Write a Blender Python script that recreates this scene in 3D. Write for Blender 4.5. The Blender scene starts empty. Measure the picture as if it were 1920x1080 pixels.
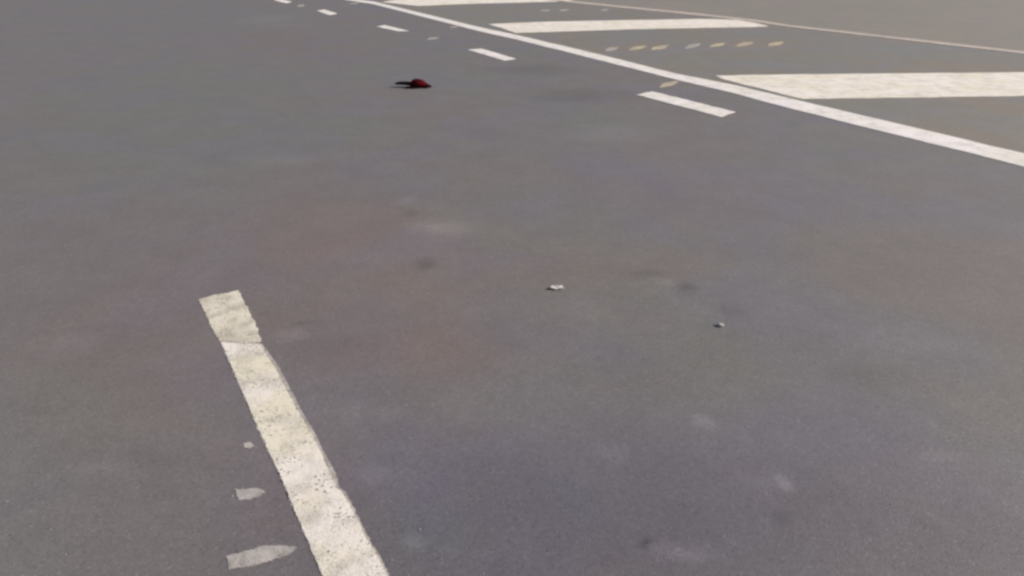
import bpy, bmesh, math, random
from mathutils import Vector, noise

random.seed(7)
S = bpy.context.scene
C = S.collection

# ------------------------------------------------------------------ camera
HEIGHT, FOCAL, HORIZON = 1.60, 1300.0, -125.0      # eye height (m), focal length in photo pixels, horizon row
PITCH = math.atan((540.0 - HORIZON) / FOCAL)
cam_data = bpy.data.cameras.new('camera')
cam = bpy.data.objects.new('camera', cam_data)
C.objects.link(cam)
cam.location = (0, 0, HEIGHT)
cam.rotation_euler = (math.pi / 2 - PITCH, 0, 0)
cam_data.sensor_width = 36.0
cam_data.lens = FOCAL / 1920.0 * 36.0
cam_data.clip_start = 0.05
cam_data.clip_end = 5000
S.camera = cam

# ------------------------------------------------------------------ sky, sun, exposure
SUN_EL, SUN_AZ = math.radians(30), math.radians(88)   # azimuth clockwise from +Y: from the right
world = bpy.data.worlds.new('World')
S.world = world
world.use_nodes = True
wn, wl = world.node_tree.nodes, world.node_tree.links
wn.clear()
sky = wn.new('ShaderNodeTexSky')
sky.sky_type = 'NISHITA'
sky.sun_disc = False
sky.sun_elevation = SUN_EL
sky.sun_rotation = SUN_AZ
sky.dust_density = 3.0
sky.air_density = 1.0
sky.ozone_density = 0.6
bg = wn.new('ShaderNodeBackground')
bg.inputs['Strength'].default_value = 0.10
wo = wn.new('ShaderNodeOutputWorld')
wl.new(sky.outputs[0], bg.inputs[0])
wl.new(bg.outputs[0], wo.inputs[0])

sd = bpy.data.lights.new('sun', 'SUN')
sd.energy = 3.8
sd.angle = math.radians(0.6)
sd.color = (1.0, 0.925, 0.83)
sun = bpy.data.objects.new('sun', sd)
C.objects.link(sun)
to_sun = Vector((math.sin(SUN_AZ) * math.cos(SUN_EL), math.cos(SUN_AZ) * math.cos(SUN_EL), math.sin(SUN_EL)))
sun.rotation_euler = to_sun.to_track_quat('Z', 'Y').to_euler()

S.view_settings.view_transform = 'Standard'
S.view_settings.look = 'None'
S.view_settings.gamma = 1.0
S.view_settings.exposure = 0.07
S.view_settings.use_curve_mapping = False
S.cycles.pixel_filter_type = 'BLACKMAN_HARRIS'
S.cycles.filter_width = 2.8                            # the soft lens of a phone clip

# ------------------------------------------------------------------ helpers
def srgb(r, g, b):
    f = lambda c: (c / 12.92) if c <= 0.04045 else ((c + 0.055) / 1.055) ** 2.4
    return (f(r / 255), f(g / 255), f(b / 255), 1.0)

def mul(c, k):
    return (c[0] * k, c[1] * k, c[2] * k, 1.0)

def gp(px, py, z=0.0):
    """where the line of sight of a photo pixel meets the level plane at height z"""
    u, v = (px - 960.0) / FOCAL, (540.0 - py) / FOCAL
    dy = math.cos(PITCH) + v * math.sin(PITCH)
    dz = -math.sin(PITCH) + v * math.cos(PITCH)
    t = (HEIGHT - z) / -dz
    return Vector((u * t, dy * t, z))

def tag(o, label=None, cat=None, group=None, kind=None):
    if label: o['label'] = label
    if cat: o['category'] = cat
    if group: o['group'] = group
    if kind: o['kind'] = kind
    return o

def link(name, me, m=None, parent=None, smooth=False):
    o = bpy.data.objects.new(name, me)
    C.objects.link(o)
    if m: me.materials.append(m)
    if parent: o.parent = parent
    if smooth:
        for p in me.polygons: p.use_smooth = True
    return o

def empty(name, loc):
    o = bpy.data.objects.new(name, None)
    C.objects.link(o)
    o.location = loc
    return o

class NT:
    def __init__(self, name):
        self.m = bpy.data.materials.new(name)
        self.m.use_nodes = True
        self.n = self.m.node_tree.nodes
        self.l = self.m.node_tree.links
        self.n.clear()
        self.out = self.n.new('ShaderNodeOutputMaterial')
        self.b = self.n.new('ShaderNodeBsdfPrincipled')
        self.l.new(self.b.outputs[0], self.out.inputs[0])
        g = self.n.new('ShaderNodeNewGeometry')
        self.pos = g.outputs['Position']
    def lk(self, a, b): self.l.new(a, b)
    def noise(self, scale, detail=3, rough=0.5, vec=None, dist=0.0):
        t = self.n.new('ShaderNodeTexNoise')
        t.inputs['Scale'].default_value = scale
        t.inputs['Detail'].default_value = detail
        t.inputs['Roughness'].default_value = rough
        t.inputs['Distortion'].default_value = dist
        self.lk(vec or self.pos, t.inputs['Vector'])
        return t.outputs['Fac']
    def voronoi(self, scale, vec=None, out='Distance'):
        t = self.n.new('ShaderNodeTexVoronoi')
        t.inputs['Scale'].default_value = scale
        self.lk(vec or self.pos, t.inputs['Vector'])
        return t.outputs[out]
    def ramp(self, fac, a, b, lo=0.0, hi=1.0, kind='SMOOTHSTEP'):
        t = self.n.new('ShaderNodeMapRange')
        t.interpolation_type = kind
        t.inputs['From Min'].default_value = a
        t.inputs['From Max'].default_value = b
        t.inputs['To Min'].default_value = lo
        t.inputs['To Max'].default_value = hi
        self.lk(fac, t.inputs['Value'])
        return t.outputs[0]
    def math(self, op, a, b=None):
        t = self.n.new('ShaderNodeMath')
        t.operation = op
        for i, v in enumerate((a, b)):
            if v is None: continue
            if isinstance(v, (int, float)): t.inputs[i].default_value = v
            else: self.lk(v, t.inputs[i])
        return t.outputs[0]
    def mix(self, fac, a, b, blend='MIX'):
        t = self.n.new('ShaderNodeMix')
        t.data_type = 'RGBA'
        t.blend_type = blend
        if isinstance(fac, (int, float)): t.inputs[0].default_value = fac
        else: self.lk(fac, t.inputs[0])
        for i, v in ((6, a), (7, b)):
            if isinstance(v, tuple): t.inputs[i].default_value = v
            else: self.lk(v, t.inputs[i])
        return t.outputs[2]
    def gray(self, v):
        t = self.n.new('ShaderNodeCombineColor')
        for i in range(3): self.lk(v, t.inputs[i])
        return t.outputs[0]
    def bump(self, h, strength, dist):
        t = self.n.new('ShaderNodeBump')
        t.inputs['Strength'].default_value = strength
        t.inputs['Distance'].default_value = dist
        self.lk(h, t.inputs['Height'])
        self.lk(t.outputs[0], self.b.inputs['Normal'])

# pale scuffs and dark oil spots with places of their own, plus one painted light gradient: (pixel x, y, half width px, half height px, amount)
BLOTCHES = [(830, 425, 75, 16, .16), (760, 375, 22, 10, .10), (770, 400, 22, 8, -.09), (795, 495, 26, 12, -.15),
            (1210, 512, 46, 10, -.10), (1290, 538, 26, 14, -.15), (1250, 530, 24, 9, .09), (1375, 585, 40, 20, -.07),
            (1325, 790, 28, 16, .16), (1478, 905, 22, 20, .22), (1440, 900, 60, 26, .07), (1285, 1032, 66, 20, .13),
            (1212, 1020, 13, 16, -.15), (1465, 965, 22, 28, -.08), (1150, 850, 34, 26, .07), (545, 628, 34, 12, .12), (570, 606, 26, 6, -.10),
            (690, 890, 40, 22, .07), (770, 1020, 36, 22, .12), (850, 1030, 18, 14, .07), (505, 35, 60, 10, .07), (540, 47, 50, 6, .04),
            (1090, 575, 60, 26, .05), (1160, 250, 110, 18, .06), (530, 300, 70, 20, .05), (660, 770, 30, 30, .05),
            (895, 245, 40, 10, -.04), (1000, 130, 110, 12, -.08), (1090, 178, 120, 16, -.08), (735, 770, 40, 12, .05), (200, 880, 90, 22, .06),
            (270, 860, 70, 26, -.05), (1700, 640, 110, 30, .05), (1620, 700, 90, 24, -.06), (1760, 850, 50, 16, .08), (120, 640, 90, 18, .05),
            (1180, 1010, 800, 260, -.22), (1330, 690, 420, 110, -.05), (800, 470, 260, 70, .03), (1330, 330, 330, 40, .03), (600, 640, 200, 60, -.03)]  # first entry: broad dimming of the near road, a light gradient painted into the colour

# brownish dusty areas and bluish bare binder: (pixel x, y, half width, half height, tint rgb, amount)
TINTS = [(680, 500, 480, 210, (1.025, .98, .968), 1.0), (780, 660, 200, 60, (1.02, .985, .98), .8), (1130, 500, 200, 50, (1.03, .98, .965), .8),
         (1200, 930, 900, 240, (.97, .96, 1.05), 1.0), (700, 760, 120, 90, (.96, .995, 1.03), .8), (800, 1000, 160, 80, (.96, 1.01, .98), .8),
         (1300, 350, 320, 70, (.985, .98, 1.03), .8), (620, 60, 200, 40, (1.02, .985, .98), .7), (560, 250, 200, 60, (.985, 1.005, .985), .7),
         (300, 640, 260, 160, (1.02, .985, .975), .8), (300, 200, 260, 100, (.985, 1.005, .985), .7), (1400, 880, 60, 22, (1.02, .98, 1.0), .7),
         (520, 960, 90, 60, (1.02, .985, .98), .8)]

def asphalt(name, tones, rough, grain=1.0, blotches=(), spec=0.5):
    t = NT(name)
    c0, c1, c2 = tones
    warp = t.noise(0.55, 2, 0.5)
    big = t.ramp(t.noise(0.42, 3, 0.5), 0.42, 0.58)
    big2 = t.ramp(t.noise(1.1, 3, 0.5, dist=0.4), 0.44, 0.62)
    col = t.mix(big, c0, c1)
    col = t.mix(t.math('MULTIPLY', big2, 0.75), col, c2)
    # worn and dusty patches
    mott = t.ramp(t.noise(3.2, 5, 0.6), 0.3, 0.7, 0.955, 1.045)
    val = mott
    mid = t.ramp(t.noise(14.0, 4, 0.65), 0.3, 0.7, 0.965, 1.035)
    val = t.math('MULTIPLY', val, mid)
    # stone chips in the binder
    chips = t.voronoi(150.0)
    chipc = t.voronoi(150.0, out='Color')
    sep = t.n.new('ShaderNodeSeparateColor'); t.lk(chipc, sep.inputs[0])
    stone = t.ramp(sep.outputs[0], 0.0, 1.0, 1 - 0.13 * grain, 1 + 0.13 * grain, 'LINEAR')
    rare = t.ramp(sep.outputs[1], 0.965, 0.99, 0.0, 0.35 * grain)
    dark = t.ramp(sep.outputs[2], 0.94, 0.98, 0.0, 0.3 * grain)
    val = t.math('MULTIPLY', val, stone)
    val = t.math('MULTIPLY', val, t.math('ADD', rare, 1.0))
    val = t.math('MULTIPLY', val, t.math('SUBTRACT', 1.0, dark))
    if blotches:
        jit = t.n.new('ShaderNodeTexNoise'); jit.inputs['Scale'].default_value = 7.0; jit.inputs['Detail'].default_value = 4
        t.lk(t.pos, jit.inputs['Vector'])
        j2 = t.n.new('ShaderNodeVectorMath'); j2.operation = 'MULTIPLY_ADD'
        t.lk(jit.outputs['Color'], j2.inputs[0]); j2.inputs[1].default_value = (0.12, 0.12, 0); 
        t.lk(t.pos, j2.inputs[2])
        acc = None
        for (x, y, w, h, a) in blotches:
            p = gp(x, y); rx = (gp(x + w, y) - p).length; ry = abs(gp(x, y - h).y - gp(x, y + h).y) / 2
            mp = t.n.new('ShaderNodeVectorMath'); mp.operation = 'SUBTRACT'
            t.lk(j2.outputs[0], mp.inputs[0]); mp.inputs[1].default_value = (p.x + 0.06, p.y + 0.06, 0)
            sc = t.n.new('ShaderNodeVectorMath'); sc.operation = 'MULTIPLY'
            t.lk(mp.outputs[0], sc.inputs[0]); sc.inputs[1].default_value = (1 / rx, 1 / ry, 0)
            ln = t.n.new('ShaderNodeVectorMath'); ln.operation = 'LENGTH'
            t.lk(sc.outputs[0], ln.inputs[0])
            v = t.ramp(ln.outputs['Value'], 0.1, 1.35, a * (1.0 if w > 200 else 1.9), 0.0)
            acc = v if acc is None else t.math('ADD', acc, v)
        val = t.math('MULTIPLY', val, t.math('ADD', acc, 1.0))
    if blotches:
        for (x, y, w, h, c, a) in TINTS:
            p = gp(x, y); rx = (gp(x + w, y) - p).length; ry = abs(gp(x, y - h).y - gp(x, y + h).y) / 2
            mp = t.n.new('ShaderNodeVectorMath'); mp.operation = 'SUBTRACT'
            t.lk(j2.outputs[0], mp.inputs[0]); mp.inputs[1].default_value = (p.x + 0.06, p.y + 0.06, 0)
            sc = t.n.new('ShaderNodeVectorMath'); sc.operation = 'MULTIPLY'
            t.lk(mp.outputs[0], sc.inputs[0]); sc.inputs[1].default_value = (1 / rx, 1 / ry, 0)
            ln = t.n.new('ShaderNodeVectorMath'); ln.operation = 'LENGTH'
            t.lk(sc.outputs[0], ln.inputs[0])
            tint = t.mix(t.ramp(ln.outputs['Value'], 0.1, 1.3, a, 0.0), (1.0, 1.0, 1.0, 1.0), (c[0] ** 2, c[1] ** 2, c[2] ** 2, 1.0))
            col = t.mix(1.0, col, tint, 'MULTIPLY')
    col = t.mix(1.0, col, t.gray(val), 'MULTIPLY')
    t.lk(col, t.b.inputs['Base Color'])
    t.b.inputs['Roughness'].default_value = rough
    t.b.inputs['Specular IOR Level'].default_value = spec
    hgt = t.math('ADD', t.math('MULTIPLY', chips, -0.6), t.math('MULTIPLY', t.noise(45, 4, 0.7), 1.0))
    t.bump(hgt, 0.30, 0.004)
    return t.m

def paint(name, c, dirt, wear=0.25, speck=0.5, scale=1.0, yellow=None):
    """road paint: dirty film, chipped so that the binder shows in small pits"""
    t = NT(name)
    col = t.mix(t.ramp(t.noise(3.0 * scale, 3, 0.55), 0.35, 0.65), c, yellow or c)
    col = t.mix(t.math('MULTIPLY', t.ramp(t.noise(11.0 * scale, 5, 0.65), 0.42, 0.72), wear), col, dirt)
    area = t.ramp(t.noise(7.0 * scale, 3, 0.6), 0.42, 0.60)
    pits = t.ramp(t.noise(85.0 * scale, 3, 0.62), 0.56, 0.66)
    pit = t.math('MULTIPLY', t.math('MULTIPLY', pits, area), speck)
    fine = t.ramp(t.noise(230.0, 2, 0.6), 0.35, 0.65, 0.93, 1.05)
    vd = t.voronoi(130.0 * min(1.2, scale))
    gaps = t.math('MULTIPLY', t.ramp(vd, 0.42, 0.62), t.ramp(t.noise(5.0 * scale, 4, 0.6), 0.42, 0.70, 0.0, 0.45 * speck))
    col = t.mix(gaps, col, mul(dirt, 0.85))
    col = t.mix(pit, col, mul(dirt, 0.55))
    col = t.mix(1.0, col, t.gray(fine), 'MULTIPLY')
    t.lk(col, t.b.inputs['Base Color'])
    t.b.inputs['Roughness'].default_value = 0.75
    t.b.inputs['Specular IOR Level'].default_value = 0.3
    h = t.math('SUBTRACT', t.math('SUBTRACT', t.noise(60, 4, 0.6), t.math('MULTIPLY', pit, 1.5)), t.math('MULTIPLY', vd, 0.5))
    t.bump(h, 0.35, 0.003)
    return t.m

def plain(name, c, rough=0.8, var=0.25, scale=25, spec=0.4):
    t = NT(name)
    v = t.ramp(t.noise(scale, 4, 0.6), 0.3, 0.7, 1 - var, 1 + var)
    t.lk(t.mix(1.0, c, t.gray(v), 'MULTIPLY'), t.b.inputs['Base Color'])
    t.b.inputs['Roughness'].default_value = rough
    t.b.inputs['Specular IOR Level'].default_value = spec
    t.bump(t.noise(scale * 3, 4, 0.6), 0.3, 0.003)
    return t.m

# ------------------------------------------------------------------ materials
K = 1.0
M = {}
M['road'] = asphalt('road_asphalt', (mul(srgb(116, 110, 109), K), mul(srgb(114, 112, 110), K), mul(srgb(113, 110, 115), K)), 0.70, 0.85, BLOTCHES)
M['cross'] = asphalt('crossing_asphalt', (mul(srgb(130, 121, 111), K), mul(srgb(125, 121, 113), K), mul(srgb(124, 122, 124), K)), 0.66, 0.9)
M['apron'] = asphalt('pale_apron', (mul(srgb(137, 130, 121), K), mul(srgb(133, 129, 119), K), mul(srgb(134, 126, 122), K)), 0.7, 0.7)
M['ground'] = asphalt('far_ground', (mul(srgb(125, 120, 110), K), mul(srgb(120, 117, 108), K), mul(srgb(120, 117, 112), K)), 0.8, 0.4)
DIRT = mul(srgb(128, 122, 112), 1.0)
M['cream'] = paint('cream_road_paint', srgb(240, 232, 224), DIRT, 0.36, 0.95, 1.0, srgb(229, 221, 200))
M['under'] = paint('old_grey_paint', srgb(200, 191, 187), DIRT, 0.8, 0.95, 2.2, srgb(172, 165, 160))
M['yellowed'] = paint('yellowed_paint', srgb(228, 220, 204), DIRT, 0.50, 1.0, 1.1, srgb(216, 208, 190))
M['white'] = paint('white_road_paint', srgb(244, 237, 235), DIRT, 0.30, 0.35, 0.6, srgb(236, 230, 222))
M['bar'] = paint('bar_road_paint', srgb(244, 236, 228), DIRT, 0.30, 0.32, 0.55, srgb(235, 227, 211))
M['thin'] = paint('thin_line_paint', srgb(196, 184, 176), DIRT, 0.4, 0.5, 0.8, srgb(205, 190, 178))
M['yellow'] = paint('yellow_mark_paint', srgb(204, 188, 156), DIRT, 0.7, 0.6, 0.8, srgb(182, 172, 156))
M['fade'] = paint('faded_paint', srgb(180, 173, 164), DIRT, 0.5, 0.5, 1.5, srgb(174, 168, 160))
M['remnant'] = paint('pinkish_worn_paint', srgb(190, 183, 180), DIRT, 0.8, 0.7, 1.6, srgb(176, 170, 167))
M['scrap'] = plain('scrap_paper', srgb(205, 198, 192), 0.7, 0.1, 60)
M['stone'] = plain('pebble_stone', srgb(165, 160, 156), 0.8, 0.2, 90)
M['red'] = plain('dark_red_cloth', (0.062, 0.0015, 0.004, 1), 0.9, 0.5, 30, 0.08)
M['black'] = plain('black_cloth', (0.006, 0.005, 0.005, 1), 0.95, 0.3, 40, 0.05)
M['deepred'] = plain('blackened_red_cloth', (0.022, 0.0004, 0.001, 1), 0.9, 0.4, 40, 0.05)

# ------------------------------------------------------------------ ground sheets
DIR = Vector((0.545, -0.838, 0)).normalized()          # the way the lane runs, towards the viewer's right

def sheet(name, pts, z, m, step=None):
    bm = bmesh.new()
    vs = [bm.verts.new((p[0], p[1], z)) for p in pts]
    bm.faces.new(vs)
    bm.normal_update(); bm.faces.ensure_lookup_table()
    if bm.faces[0].normal.z < 0: bmesh.ops.reverse_faces(bm, faces=bm.faces)
    # a skirt down into the ground closes the joints between neighbouring surfaces
    lo = [bm.verts.new((v.co.x, v.co.y, -0.06)) for v in vs]
    if z > -0.03:
        for i in range(len(vs)):
            j = (i + 1) % len(vs)
            bm.faces.new((lo[i], lo[j], vs[j], vs[i]))
    me = bpy.data.meshes.new(name); bm.to_mesh(me); bm.free()
    o = link(name, me, m)
    o['kind'] = 'structure'
    return o

R = 1200
gb = bmesh.new()
bmesh.ops.create_grid(gb, x_segments=80, y_segments=80, size=R)
for v in gb.verts: v.co.z = -0.05
gm = bpy.data.meshes.new('ground'); gb.to_mesh(gm); gb.free()
tag(link('ground', gm, M['ground']), kind='structure')

# edge line and far line control points, in plan
edge_mid = [gp(650, -1.5), gp(700, 5.5), gp(900, 54.8), gp(975, 71.3), gp(1108, 103), gp(1266, 142.8), gp(1372, 165.5), gp(1482, 193.5)]
far_mid = [gp(1054, 1), gp(1160, 12), gp(1292, 25), gp(1409, 37.5), gp(1478, 48)]
def extended(pts, before, after):
    d0 = (edge_mid[0] - edge_mid[3]).normalized(); d1 = (pts[-1] - pts[-4]).normalized()
    return [pts[0] + d0 * before] + pts + [pts[-1] + d1 * after]
edge_x = extended(edge_mid, 60, 22)
far_x = extended(far_mid, 60, 26)
# the road the viewer stands on reaches left and back; its far side is the edge line
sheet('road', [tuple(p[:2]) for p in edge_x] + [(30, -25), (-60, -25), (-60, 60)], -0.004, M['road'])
cross = sheet('crossing_area', [tuple(p[:2]) for p in edge_x] + [tuple(p[:2]) for p in reversed(far_x)], -0.008, M['cross'])
sheet('concrete_apron', [tuple(p[:2]) for p in far_x] + [(60, -10), (90, 60)], -0.012, M['apron'])

# ------------------------------------------------------------------ painted markings
def ragged(pts, amp, step, seed=0.0):
    out = []
    n = len(pts)
    for i in range(n):
        a, b = pts[i], pts[(i + 1) % n]
        L = (b - a).length
        k = max(1, min(400, int(L / step)))
        nrm = Vector((-(b - a).y, (b - a).x, 0)).normalized() if L > 1e-6 else Vector((0, 0, 0))
        for j in range(k):
            p = a.lerp(b, j / k)
            q = p * (0.6 / step) * 0.35
            w = noise.noise((q.x + seed, q.y, seed)) * 0.40 + noise.noise((q.x * 2.7, q.y * 2.7, seed + 9)) * 0.60
            if j == 0: w *= 0.3
            out.append(p + nrm * (w * amp))
    return out

def slab(name, pts, m, thick=0.003, amp=0.01, step=0.03, base=0.0, parent=None, seed=0.0, origin=None):
    pts = ragged([Vector((p[0], p[1], 0)) for p in pts], amp, step, seed)
    area = sum(pts[i].x * pts[(i + 1) % len(pts)].y - pts[(i + 1) % len(pts)].x * pts[i].y for i in range(len(pts)))
    if area < 0: pts.reverse()
    if origin is None:
        origin = Vector((0, 0, 0))
        for p in pts: origin += p
        origin /= len(pts)
    bm = bmesh.new()
    lo = [bm.verts.new((p.x - origin.x, p.y - origin.y, base - 0.007)) for p in pts]
    hi = [bm.verts.new((p.x - origin.x, p.y - origin.y, base + thick)) for p in pts]
    top = bm.faces.new(hi)
    for i in range(len(pts)):
        j = (i + 1) % len(pts)
        bm.faces.new((lo[i], lo[j], hi[j], hi[i]))
    bmesh.ops.triangulate(bm, faces=[top])
    me = bpy.data.meshes.new(name); bm.to_mesh(me); bm.free()
    o = link(name, me, m, parent)
    if parent is None: o.location = (origin.x, origin.y, 0)
    return o

def px(pts): return [gp(*p) for p in pts]

# near lane line at the left: old grey layer, cream paint on top, and a yellowed older stretch beyond the joint
ll = empty('lane_line', gp(560, 880))
tag(ll, 'wide worn cream line with chipped surface and ragged right edge running to the bottom left', 'road marking')
O = ll.location.copy()
right_edge = [(490.5, 643), (503.5, 659), (525, 690), (544.5, 728.5), (566, 769.5), (588, 807), (607, 846.6), (630, 886), (634.6, 909), (649, 922), (662, 948), (688, 1002), (711, 1038.5), (732, 1080), (860, 1300)]
left_edge = [(697, 1300), (604, 1080), (592, 1051.5), (558, 973.7), (527, 898.5), (506, 854.4), (483, 805), (466, 765), (412, 640)]
slab('worn_layer', px(right_edge + left_edge), M['under'], 0.0008, 0.006, 0.006, -0.004, ll, 3.0, O)
inset = [(488, 644), (497, 659), (516, 690), (536, 728.5), (558, 769.5), (581, 807), (598, 840), (610, 866), (620, 888), (628, 908), (643, 925), (657, 948), (683, 1002), (706, 1038.5), (727, 1080), (855, 1300)]
slab('paint_layer', px(inset + [(x + 2, y) for x, y in left_edge]), M['cream'], 0.0020, 0.008, 0.005, -0.004, ll, 5.0, O)
yl = slab('yellowed_stretch', px([(490, 640), (480, 608), (467, 583), (446, 543), (428, 548), (404, 551), (388, 556), (372, 561), (389, 596), (410, 638), (440, 640), (466, 642)]), M['yellowed'], 0.0016, 0.014, 0.006, -0.004, ll, 8.0, O)
yl['label'] = 'yellowed older end of the line beyond a dark joint'

# the dashes of the far lane line
dash_labels = ['tiny white dash cut by the top edge of the picture, farthest of the dashed row',
               'small white dash second from the top left in the dashed row',
               'short white dash in the middle of the dashed row, above the red debris',
               'white dash right of the red debris, between two other dashes',
               'largest nearest white dash, right of centre beside the long edge line']
dashes = [[(513, 0), (524, -2.5), (547.5, 2.9), (536, 6.0)],
          [(594, 20), (608, 17.8), (632, 25), (617, 28)],
          [(706, 49.5), (722, 47), (767, 58), (745, 58.2)],
          [(877, 92.8), (903, 91), (967, 110), (945, 113)],
          [(1193, 177.3), (1223, 171.3), (1379, 209.5), (1351, 218.5)]]
for i, (lb, d) in enumerate(zip(dash_labels, dashes)):
    o = slab('dash_line', px(d), M['white'], 0.004, 0.022, 0.04, -0.004, None, 20 + i)
    tag(o, lb, 'road marking', 'white dashes of the far lane line')
def strip(pts, widths):
    """outline of a line of varying width along plan points"""
    L, Rr = [], []
    for i, p in enumerate(pts):
        a = pts[max(0, i - 1)]; b = pts[min(len(pts) - 1, i + 1)]
        n = Vector((-(b - a).y, (b - a).x, 0)).normalized()
        L.append(p + n * widths[i] / 2); Rr.append(p - n * widths[i] / 2)
    return L + Rr[::-1]

def ribbon(name, left, right, m, thick, base, amp, step, seed):
    """a long painted line as a run of short quads between its two edges"""
    L, Q = [], []
    for i in range(len(left) - 1):
        k = max(1, int((left[i + 1] - left[i]).length / step))
        for j in range(k + (i == len(left) - 2)):
            a = left[i].lerp(left[i + 1], j / k); b = right[i].lerp(right[i + 1], j / k)
            n = (a - b).normalized()
            w = lambda s_, p: n * amp * (noise.noise((p.x * 2.2, p.y * 2.2, s_)) * .6 + noise.noise((p.x * 9, p.y * 9, s_)) * .4)
            L.append(a + w(seed, a)); Q.append(b + w(seed + 7, b))
    o0 = L[len(L) // 2].copy(); o0.z = 0
    bm = bmesh.new()
    rows = []
    for a, b in zip(L, Q):
        rows.append([bm.verts.new((p.x - o0.x, p.y - o0.y, z)) for p, z in ((a, base - .007), (a, base + thick), (b, base + thick), (b, base - .007))])
    for r0, r1 in zip(rows, rows[1:]):
        for j in range(3): bm.faces.new((r0[j], r0[j + 1], r1[j + 1], r1[j]))
    bm.normal_update()
    bm.faces.ensure_lookup_table()
    if bm.faces[1].normal.z < 0: bmesh.ops.reverse_faces(bm, faces=bm.faces)
    me = bpy.data.meshes.new(name); bm.to_mesh(me); bm.free()
    o = link(name, me, m)
    o.location = o0
    return o

edge_top = px([(650, -4), (700, 2.6), (900, 51), (975, 67), (1108, 98), (1266, 137.6), (1372, 158.3), (1482, 184.5)])
edge_bot = px([(650, -0.2), (700, 7.6), (900, 58.6), (975, 75.4), (1108, 108.5), (1266, 148.6), (1372, 173.5), (1482, 203)])
d0 = (edge_mid[0] - edge_mid[3]).normalized(); d1 = (edge_mid[-1] - edge_mid[-4]).normalized()
et = [edge_top[0] + d0 * 25] + edge_top + [edge_top[-1] + d1 * 14]
eb = [edge_bot[0] + d0 * 25] + edge_bot + [edge_bot[-1] + d1 * 14]
o = ribbon('edge_line', et, eb, M['white'], 0.004, -0.004, 0.03, 0.15, 40)
tag(o, 'long continuous white line running from the top centre down to the right', 'road marking')

fw = [0.30] + [0.34, 0.36, 0.34, 0.30, 0.26] + [0.26]
fs = strip(extended(far_mid, 25, 20), fw)
o = ribbon('far_line', fs[:7], fs[:6:-1], M['thin'], 0.006, -0.008, 0.06, 0.25, 41)
tag(o, 'thin pale line bounding the crossing along the top right, before the light apron', 'road marking')

# broad crossing bars
bars = [([(716, 3.4), (742, -1), (860, -6), (1058, -8), (1076, -1.5), (1043, 2.4), (970, 4.4), (880, 6.5), (837, 8.2), (784, 10.6)],
         'farthest broad white bar along the very top of the picture'),
        ([(916, 44.6), (975, 42), (1041, 39.7), (1187, 37), (1319, 34.8), (1380, 36.5), (1412, 41), (1442, 48.6), (1409, 50.2), (1319, 51.6), (1187, 54), (1041, 58.7), (967, 60.8), (940, 52)],
         'long tapering white bar in the middle of the crossing, above the yellow marks'),
        ([(1342, 141), (1400, 139.6), (1482, 138.6), (1700, 136.5), (2350, 131), (2420, 138), (2420, 171), (1700, 182), (1505, 184.5), (1478, 178.5), (1425, 164.5), (1359, 148.5)],
         'nearest widest white bar at the right, its pointed end beside the edge line')]
for i, (b, lb) in enumerate(bars):
    o = slab('crossing_bar', px(b), M['bar'], 0.003, 0.035, 0.08, -0.008, None, 50 + i)
    tag(o, lb, 'road marking', 'broad white crossing bars')

# row of small yellowish dots across the crossing, and fainter ones beyond
def dot(x, y, w, h, m, seed, slant=0.12, k=20):
    """short, slightly leaning dab with blunt worn ends"""
    pts = []
    for j in range(k):
        a = 2 * math.pi * (j + .5) / k
        cx_, sy_ = math.cos(a), math.sin(a)
        sx = abs(cx_) ** 0.45 * math.copysign(1, cx_); ss = abs(sy_) ** 0.45 * math.copysign(1, sy_)
        r = 1 + 0.40 * noise.noise((cx_ * 1.9 + seed * 3.7, sy_ * 1.9, seed))
        pts.append((x + w * 0.46 * sx * r - ss * w * 0.14, y + h * 0.50 * ss * r - slant * w * sx * 0.5))
    return pts
row = [(1147, 90.9, 24, 6.5), (1195, 88.8, 29, 6), (1238, 88, 30, 7), (1299, 85.3, 27, 7), (1345, 83.3, 28, 5.5), (1395.6, 81.8, 30, 7), (1454, 81.6, 27, 6)]
where = ['first pale yellow mark at the left end of the dotted row', 'second yellow mark from the left in the dotted row', 'third yellow mark from the left in the dotted row',
         'whitish fourth mark in the dotted row', 'thin fifth yellow mark in the dotted row', 'broad pale sixth mark in the dotted row',
         'last yellow mark at the right end of the dotted row']
for i, ((x, y, w, h), lb) in enumerate(zip(row, where)):
    o = slab('yellow_mark', px(dot(x, y, w, h, None, i)), M['fade'] if i in (0, 3) else M['yellow'], 0.002, 0.03, 0.05, -0.008, None, 60 + i)
    tag(o, lb, 'road marking', 'small yellowish marks in a row across the crossing')
o = slab('yellow_mark', px(dot(1255, 157.3, 32, 9, None, 4.4, 0.16)), M['yellow'], 0.003, 0.02, 0.04, -0.004, None, 75)
tag(o, 'single yellow mark between the edge line and the largest dash', 'road marking')

faint = [(1022, 19, 18, 3, 'faint pale mark behind the long bar, left of two others'), (1058, 18.4, 17, 3, 'faint pale mark behind the long bar, in the middle of three'),
         (1134, 18, 13, 3, 'faint pale mark behind the long bar, close to the thin far line'),
         (564, 10.6, 13, 4, 'pale grey fleck between the two farthest dashes'), (811, 71.6, 20, 3.4, 'pale fleck of paint on the road above the red debris'),
         (851, 50.5, 14, 3, 'dim fleck of paint just below the edge line'), (664, 6, 16, 2.4, 'dim fleck of paint beside the top end of the edge line')]
for i, (x, y, w, h, lb) in enumerate(faint):
    o = slab('paint_fleck', px(dot(x, y, w, h, None, 10 + i, 0.05)), M['fade'], 0.002, 0.03, 0.12, -0.008 if i < 3 else -0.003, None, 80 + i)
    tag(o, lb, 'paint fleck', 'faded flecks of paint on the tarmac')

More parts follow.
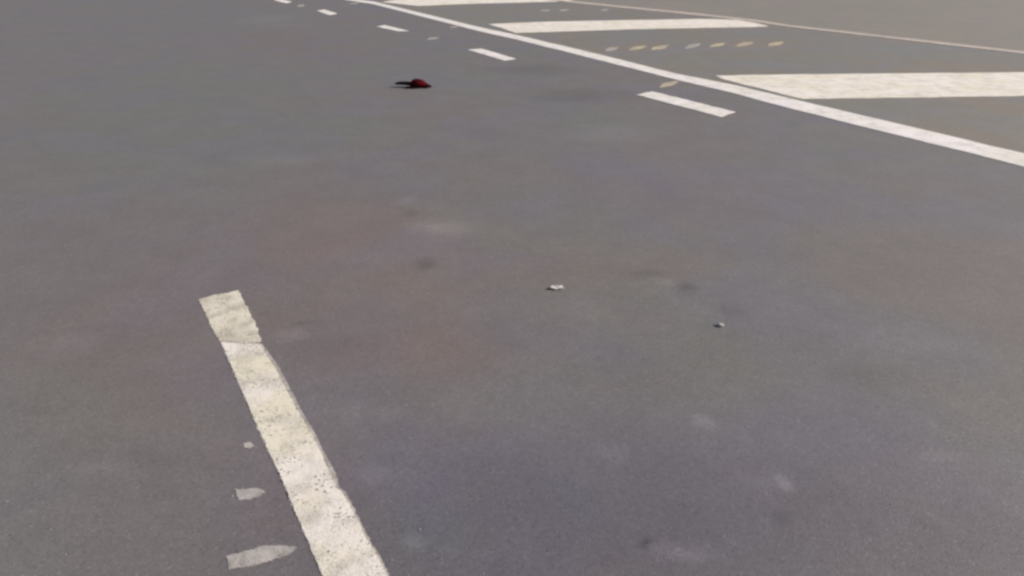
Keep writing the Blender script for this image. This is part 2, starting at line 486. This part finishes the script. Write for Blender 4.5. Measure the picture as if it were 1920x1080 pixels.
# worn leftovers of paint at the lower left of the lane line
rem = [([(424, 1041), (467, 1030.7), (485.5, 1023), (520, 1021), (556, 1023.5), (549, 1032), (540, 1039), (504, 1050), (467, 1061), (430, 1066)], 'long pale grey paint remnant at the bottom, left of the cream line'),
       ([(440, 916), (467, 914.5), (490, 915.5), (499, 922), (480, 931), (467, 936), (446, 936)], 'small grey paint remnant left of the cream line, above the long remnant'),
       ([(456, 830), (467, 827), (475, 832), (468, 839), (457, 837)], 'tiny grey paint remnant touching the left side of the cream line')]
for i, (p, lb) in enumerate(rem):
    o = slab('paint_remnant', px(p), M['remnant'], 0.0014, 0.010, 0.005, -0.004, None, 90 + i)
    tag(o, lb, 'paint remnant', 'worn remnants of paint beside the cream line')

# ------------------------------------------------------------------ the dark red thing on the road
def lump(name, sections, m, parent, seg=20, fold=0.12, seed=0.0, sub=1):
    """closed skin through (x, y, z_centre, half depth, half height) sections along local x; folds pressed in by noise"""
    bm = bmesh.new()
    rings = []
    for (x, y, zc, ry, rz) in sections:
        ring = []
        for j in range(seg):
            a = 2 * math.pi * j / seg
            f = 1 + fold * noise.noise((x * 22 + seed, math.cos(a) * 1.8, math.sin(a) * 1.8 + seed)) * 1.6
            z = zc + math.sin(a) * rz * f
            ring.append(bm.verts.new((x, y + math.cos(a) * ry * f, max(0.001, z))))
        rings.append(ring)
    for a, b in zip(rings, rings[1:]):
        for j in range(seg):
            bm.faces.new((a[j], a[(j + 1) % seg], b[(j + 1) % seg], b[j]))
    bm.faces.new(rings[0][::-1]); bm.faces.new(rings[-1])
    bmesh.ops.recalc_face_normals(bm, faces=bm.faces)
    me = bpy.data.meshes.new(name); bm.to_mesh(me); bm.free()
    o = link(name, me, m, parent, True)
    md = o.modifiers.new('subd', 'SUBSURF'); md.levels = md.render_levels = sub
    return o

deb = empty('road_debris', gp(785, 163.5))
tag(deb, 'small crumpled dark red and black object lying alone on the bare tarmac near the top', 'debris')
lump('red_body', [(-.105, .01, .026, .020, .016), (-.085, .01, .036, .048, .034), (-.055, .01, .046, .070, .045), (-.02, 0, .048, .080, .047),
                  (.015, 0, .045, .082, .045), (.045, .0, .039, .074, .038), (.075, -.005, .030, .058, .030), (.10, -.008, .024, .038, .023), (.115, -.008, .018, .022, .014)], M['red'], deb, 24, .22, 1.0)
tp = lump('dark_tip', [(.070, -.02, .020, .045, .018), (.10, -.02, .022, .046, .021), (.125, -.02, .019, .034, .017), (.148, -.02, .014, .016, .010), (.158, -.02, .012, .006, .004)], M['deepred'], deb, 16, .18, 2.0)
lump('black_strip', [(-.285, .03, .036, .008, .004), (-.265, .03, .038, .026, .012), (-.225, .03, .040, .036, .020), (-.18, .03, .040, .036, .021), (-.13, .025, .038, .036, .022),
                     (-.10, .02, .036, .040, .022), (-.07, .02, .036, .035, .020)], M['black'], deb, 16, .2, 3.0)
lump('black_fold', [(-.07, .02, .074, .020, .008), (-.03, .02, .080, .040, .012), (.01, .02, .080, .042, .012), (.05, .01, .068, .030, .010)], M['black'], deb, 14, .2, 4.0)
lump('loose_flap', [(-.145, -.055, .006, .010, .004), (-.12, -.055, .010, .028, .008), (-.08, -.055, .014, .034, .012), (-.04, -.05, .018, .030, .014)], M['deepred'], deb, 14, .2, 5.0)

# ------------------------------------------------------------------ scraps and pebbles
def scrap(x, y, w, d, label, m, seed, lift=0.008):
    p = gp(x, y)
    bm = bmesh.new()
    nx, ny = 9, 6
    g = []
    for i in range(nx):
        r_ = []
        for j in range(ny):
            u, v = i / (nx - 1) - .5, j / (ny - 1) - .5
            k = 1 + 0.35 * noise.noise((u * 2.5 + seed, v * 2.5, seed))
            z = 0.002 + lift * (0.55 + 0.9 * noise.noise((u * 3 + seed, v * 2, 4 + seed)))
            r_.append(bm.verts.new((u * w * k, v * d * k * (1 - abs(u) * .7), max(0.001, z))))
        g.append(r_)
    for i in range(nx - 1):
        for j in range(ny - 1):
            bm.faces.new((g[i][j], g[i + 1][j], g[i + 1][j + 1], g[i][j + 1]))
    me = bpy.data.meshes.new('scrap'); bm.to_mesh(me); bm.free()
    o = link('white_scrap', me, m, None, True)
    o.location = p
    sm = o.modifiers.new('solid', 'SOLIDIFY'); sm.thickness = 0.0012
    return tag(o, label, 'scrap', None, 'thing')
scrap(1043, 540, 0.068, 0.035, 'tiny bright white scrap lying on the tarmac near the middle of the picture', M['scrap'], 1.3)

def pebble(x, y, r, label, seed, flat=0.42):
    bm = bmesh.new()
    bmesh.ops.create_icosphere(bm, subdivisions=3, radius=r)
    for v in bm.verts:
        k = 1 + 0.35 * noise.noise(v.co / r * 0.9 + Vector((seed, 0, 0)))
        v.co = Vector((v.co.x * k * 1.2, v.co.y * k * .9, v.co.z * k * flat))
    me = bpy.data.meshes.new('pebble'); bm.to_mesh(me); bm.free()
    o = link('pebble', me, M['stone'], None, True)
    o.location = gp(x, y) + Vector((0, 0, r * flat * .6))
    return tag(o, label, 'pebble')
pebble(1350, 610, 0.014, 'small grey pebble lying on the tarmac at the right of the picture', 2.2)

# fine loose grit, more of it gathered along the lane line
gm_ = bmesh.new()
rg = random.Random(11)
for k in range(1500):
    if k % 3 == 0:
        p = gp(rg.uniform(500, 720), 900)
        t_ = rg.uniform(-.6, 2.6); p = gp(640, 950) + Vector((-0.515, .857, 0)) * t_ + Vector((rg.gauss(0.09, .10), 0, 0))
    else:
        p = Vector((rg.uniform(-5, 5), 1.0 + 7.5 * rg.random() ** 1.3, 0))
    if abs(p.x) > 0.3 + p.y * 0.85: continue
    rr = 0.0009 + 0.0022 * rg.random() ** 3
    vs = []
    for q in ((1, 0, 0), (-1, 0, 0), (0, 1, 0), (0, -1, 0), (0, 0, 1), (0, 0, -.6)):
        d = Vector(q) * rr * rg.uniform(.7, 1.3)
        vs.append(gm_.verts.new((p.x + d.x + d.y * .4, p.y + d.y - d.x * .3, -0.0035 + rr * .4 + d.z * .7)))
    for a, b, c in ((0, 2, 4), (2, 1, 4), (1, 3, 4), (3, 0, 4), (2, 0, 5), (1, 2, 5), (3, 1, 5), (0, 3, 5)):
        gm_.faces.new((vs[a], vs[b], vs[c]))
gme = bpy.data.meshes.new('loose_grit'); gm_.to_mesh(gme); gm_.free()
tag(link('loose_grit', gme, M['stone']), 'fine loose grit strewn over the tarmac', 'grit', None, 'stuff')
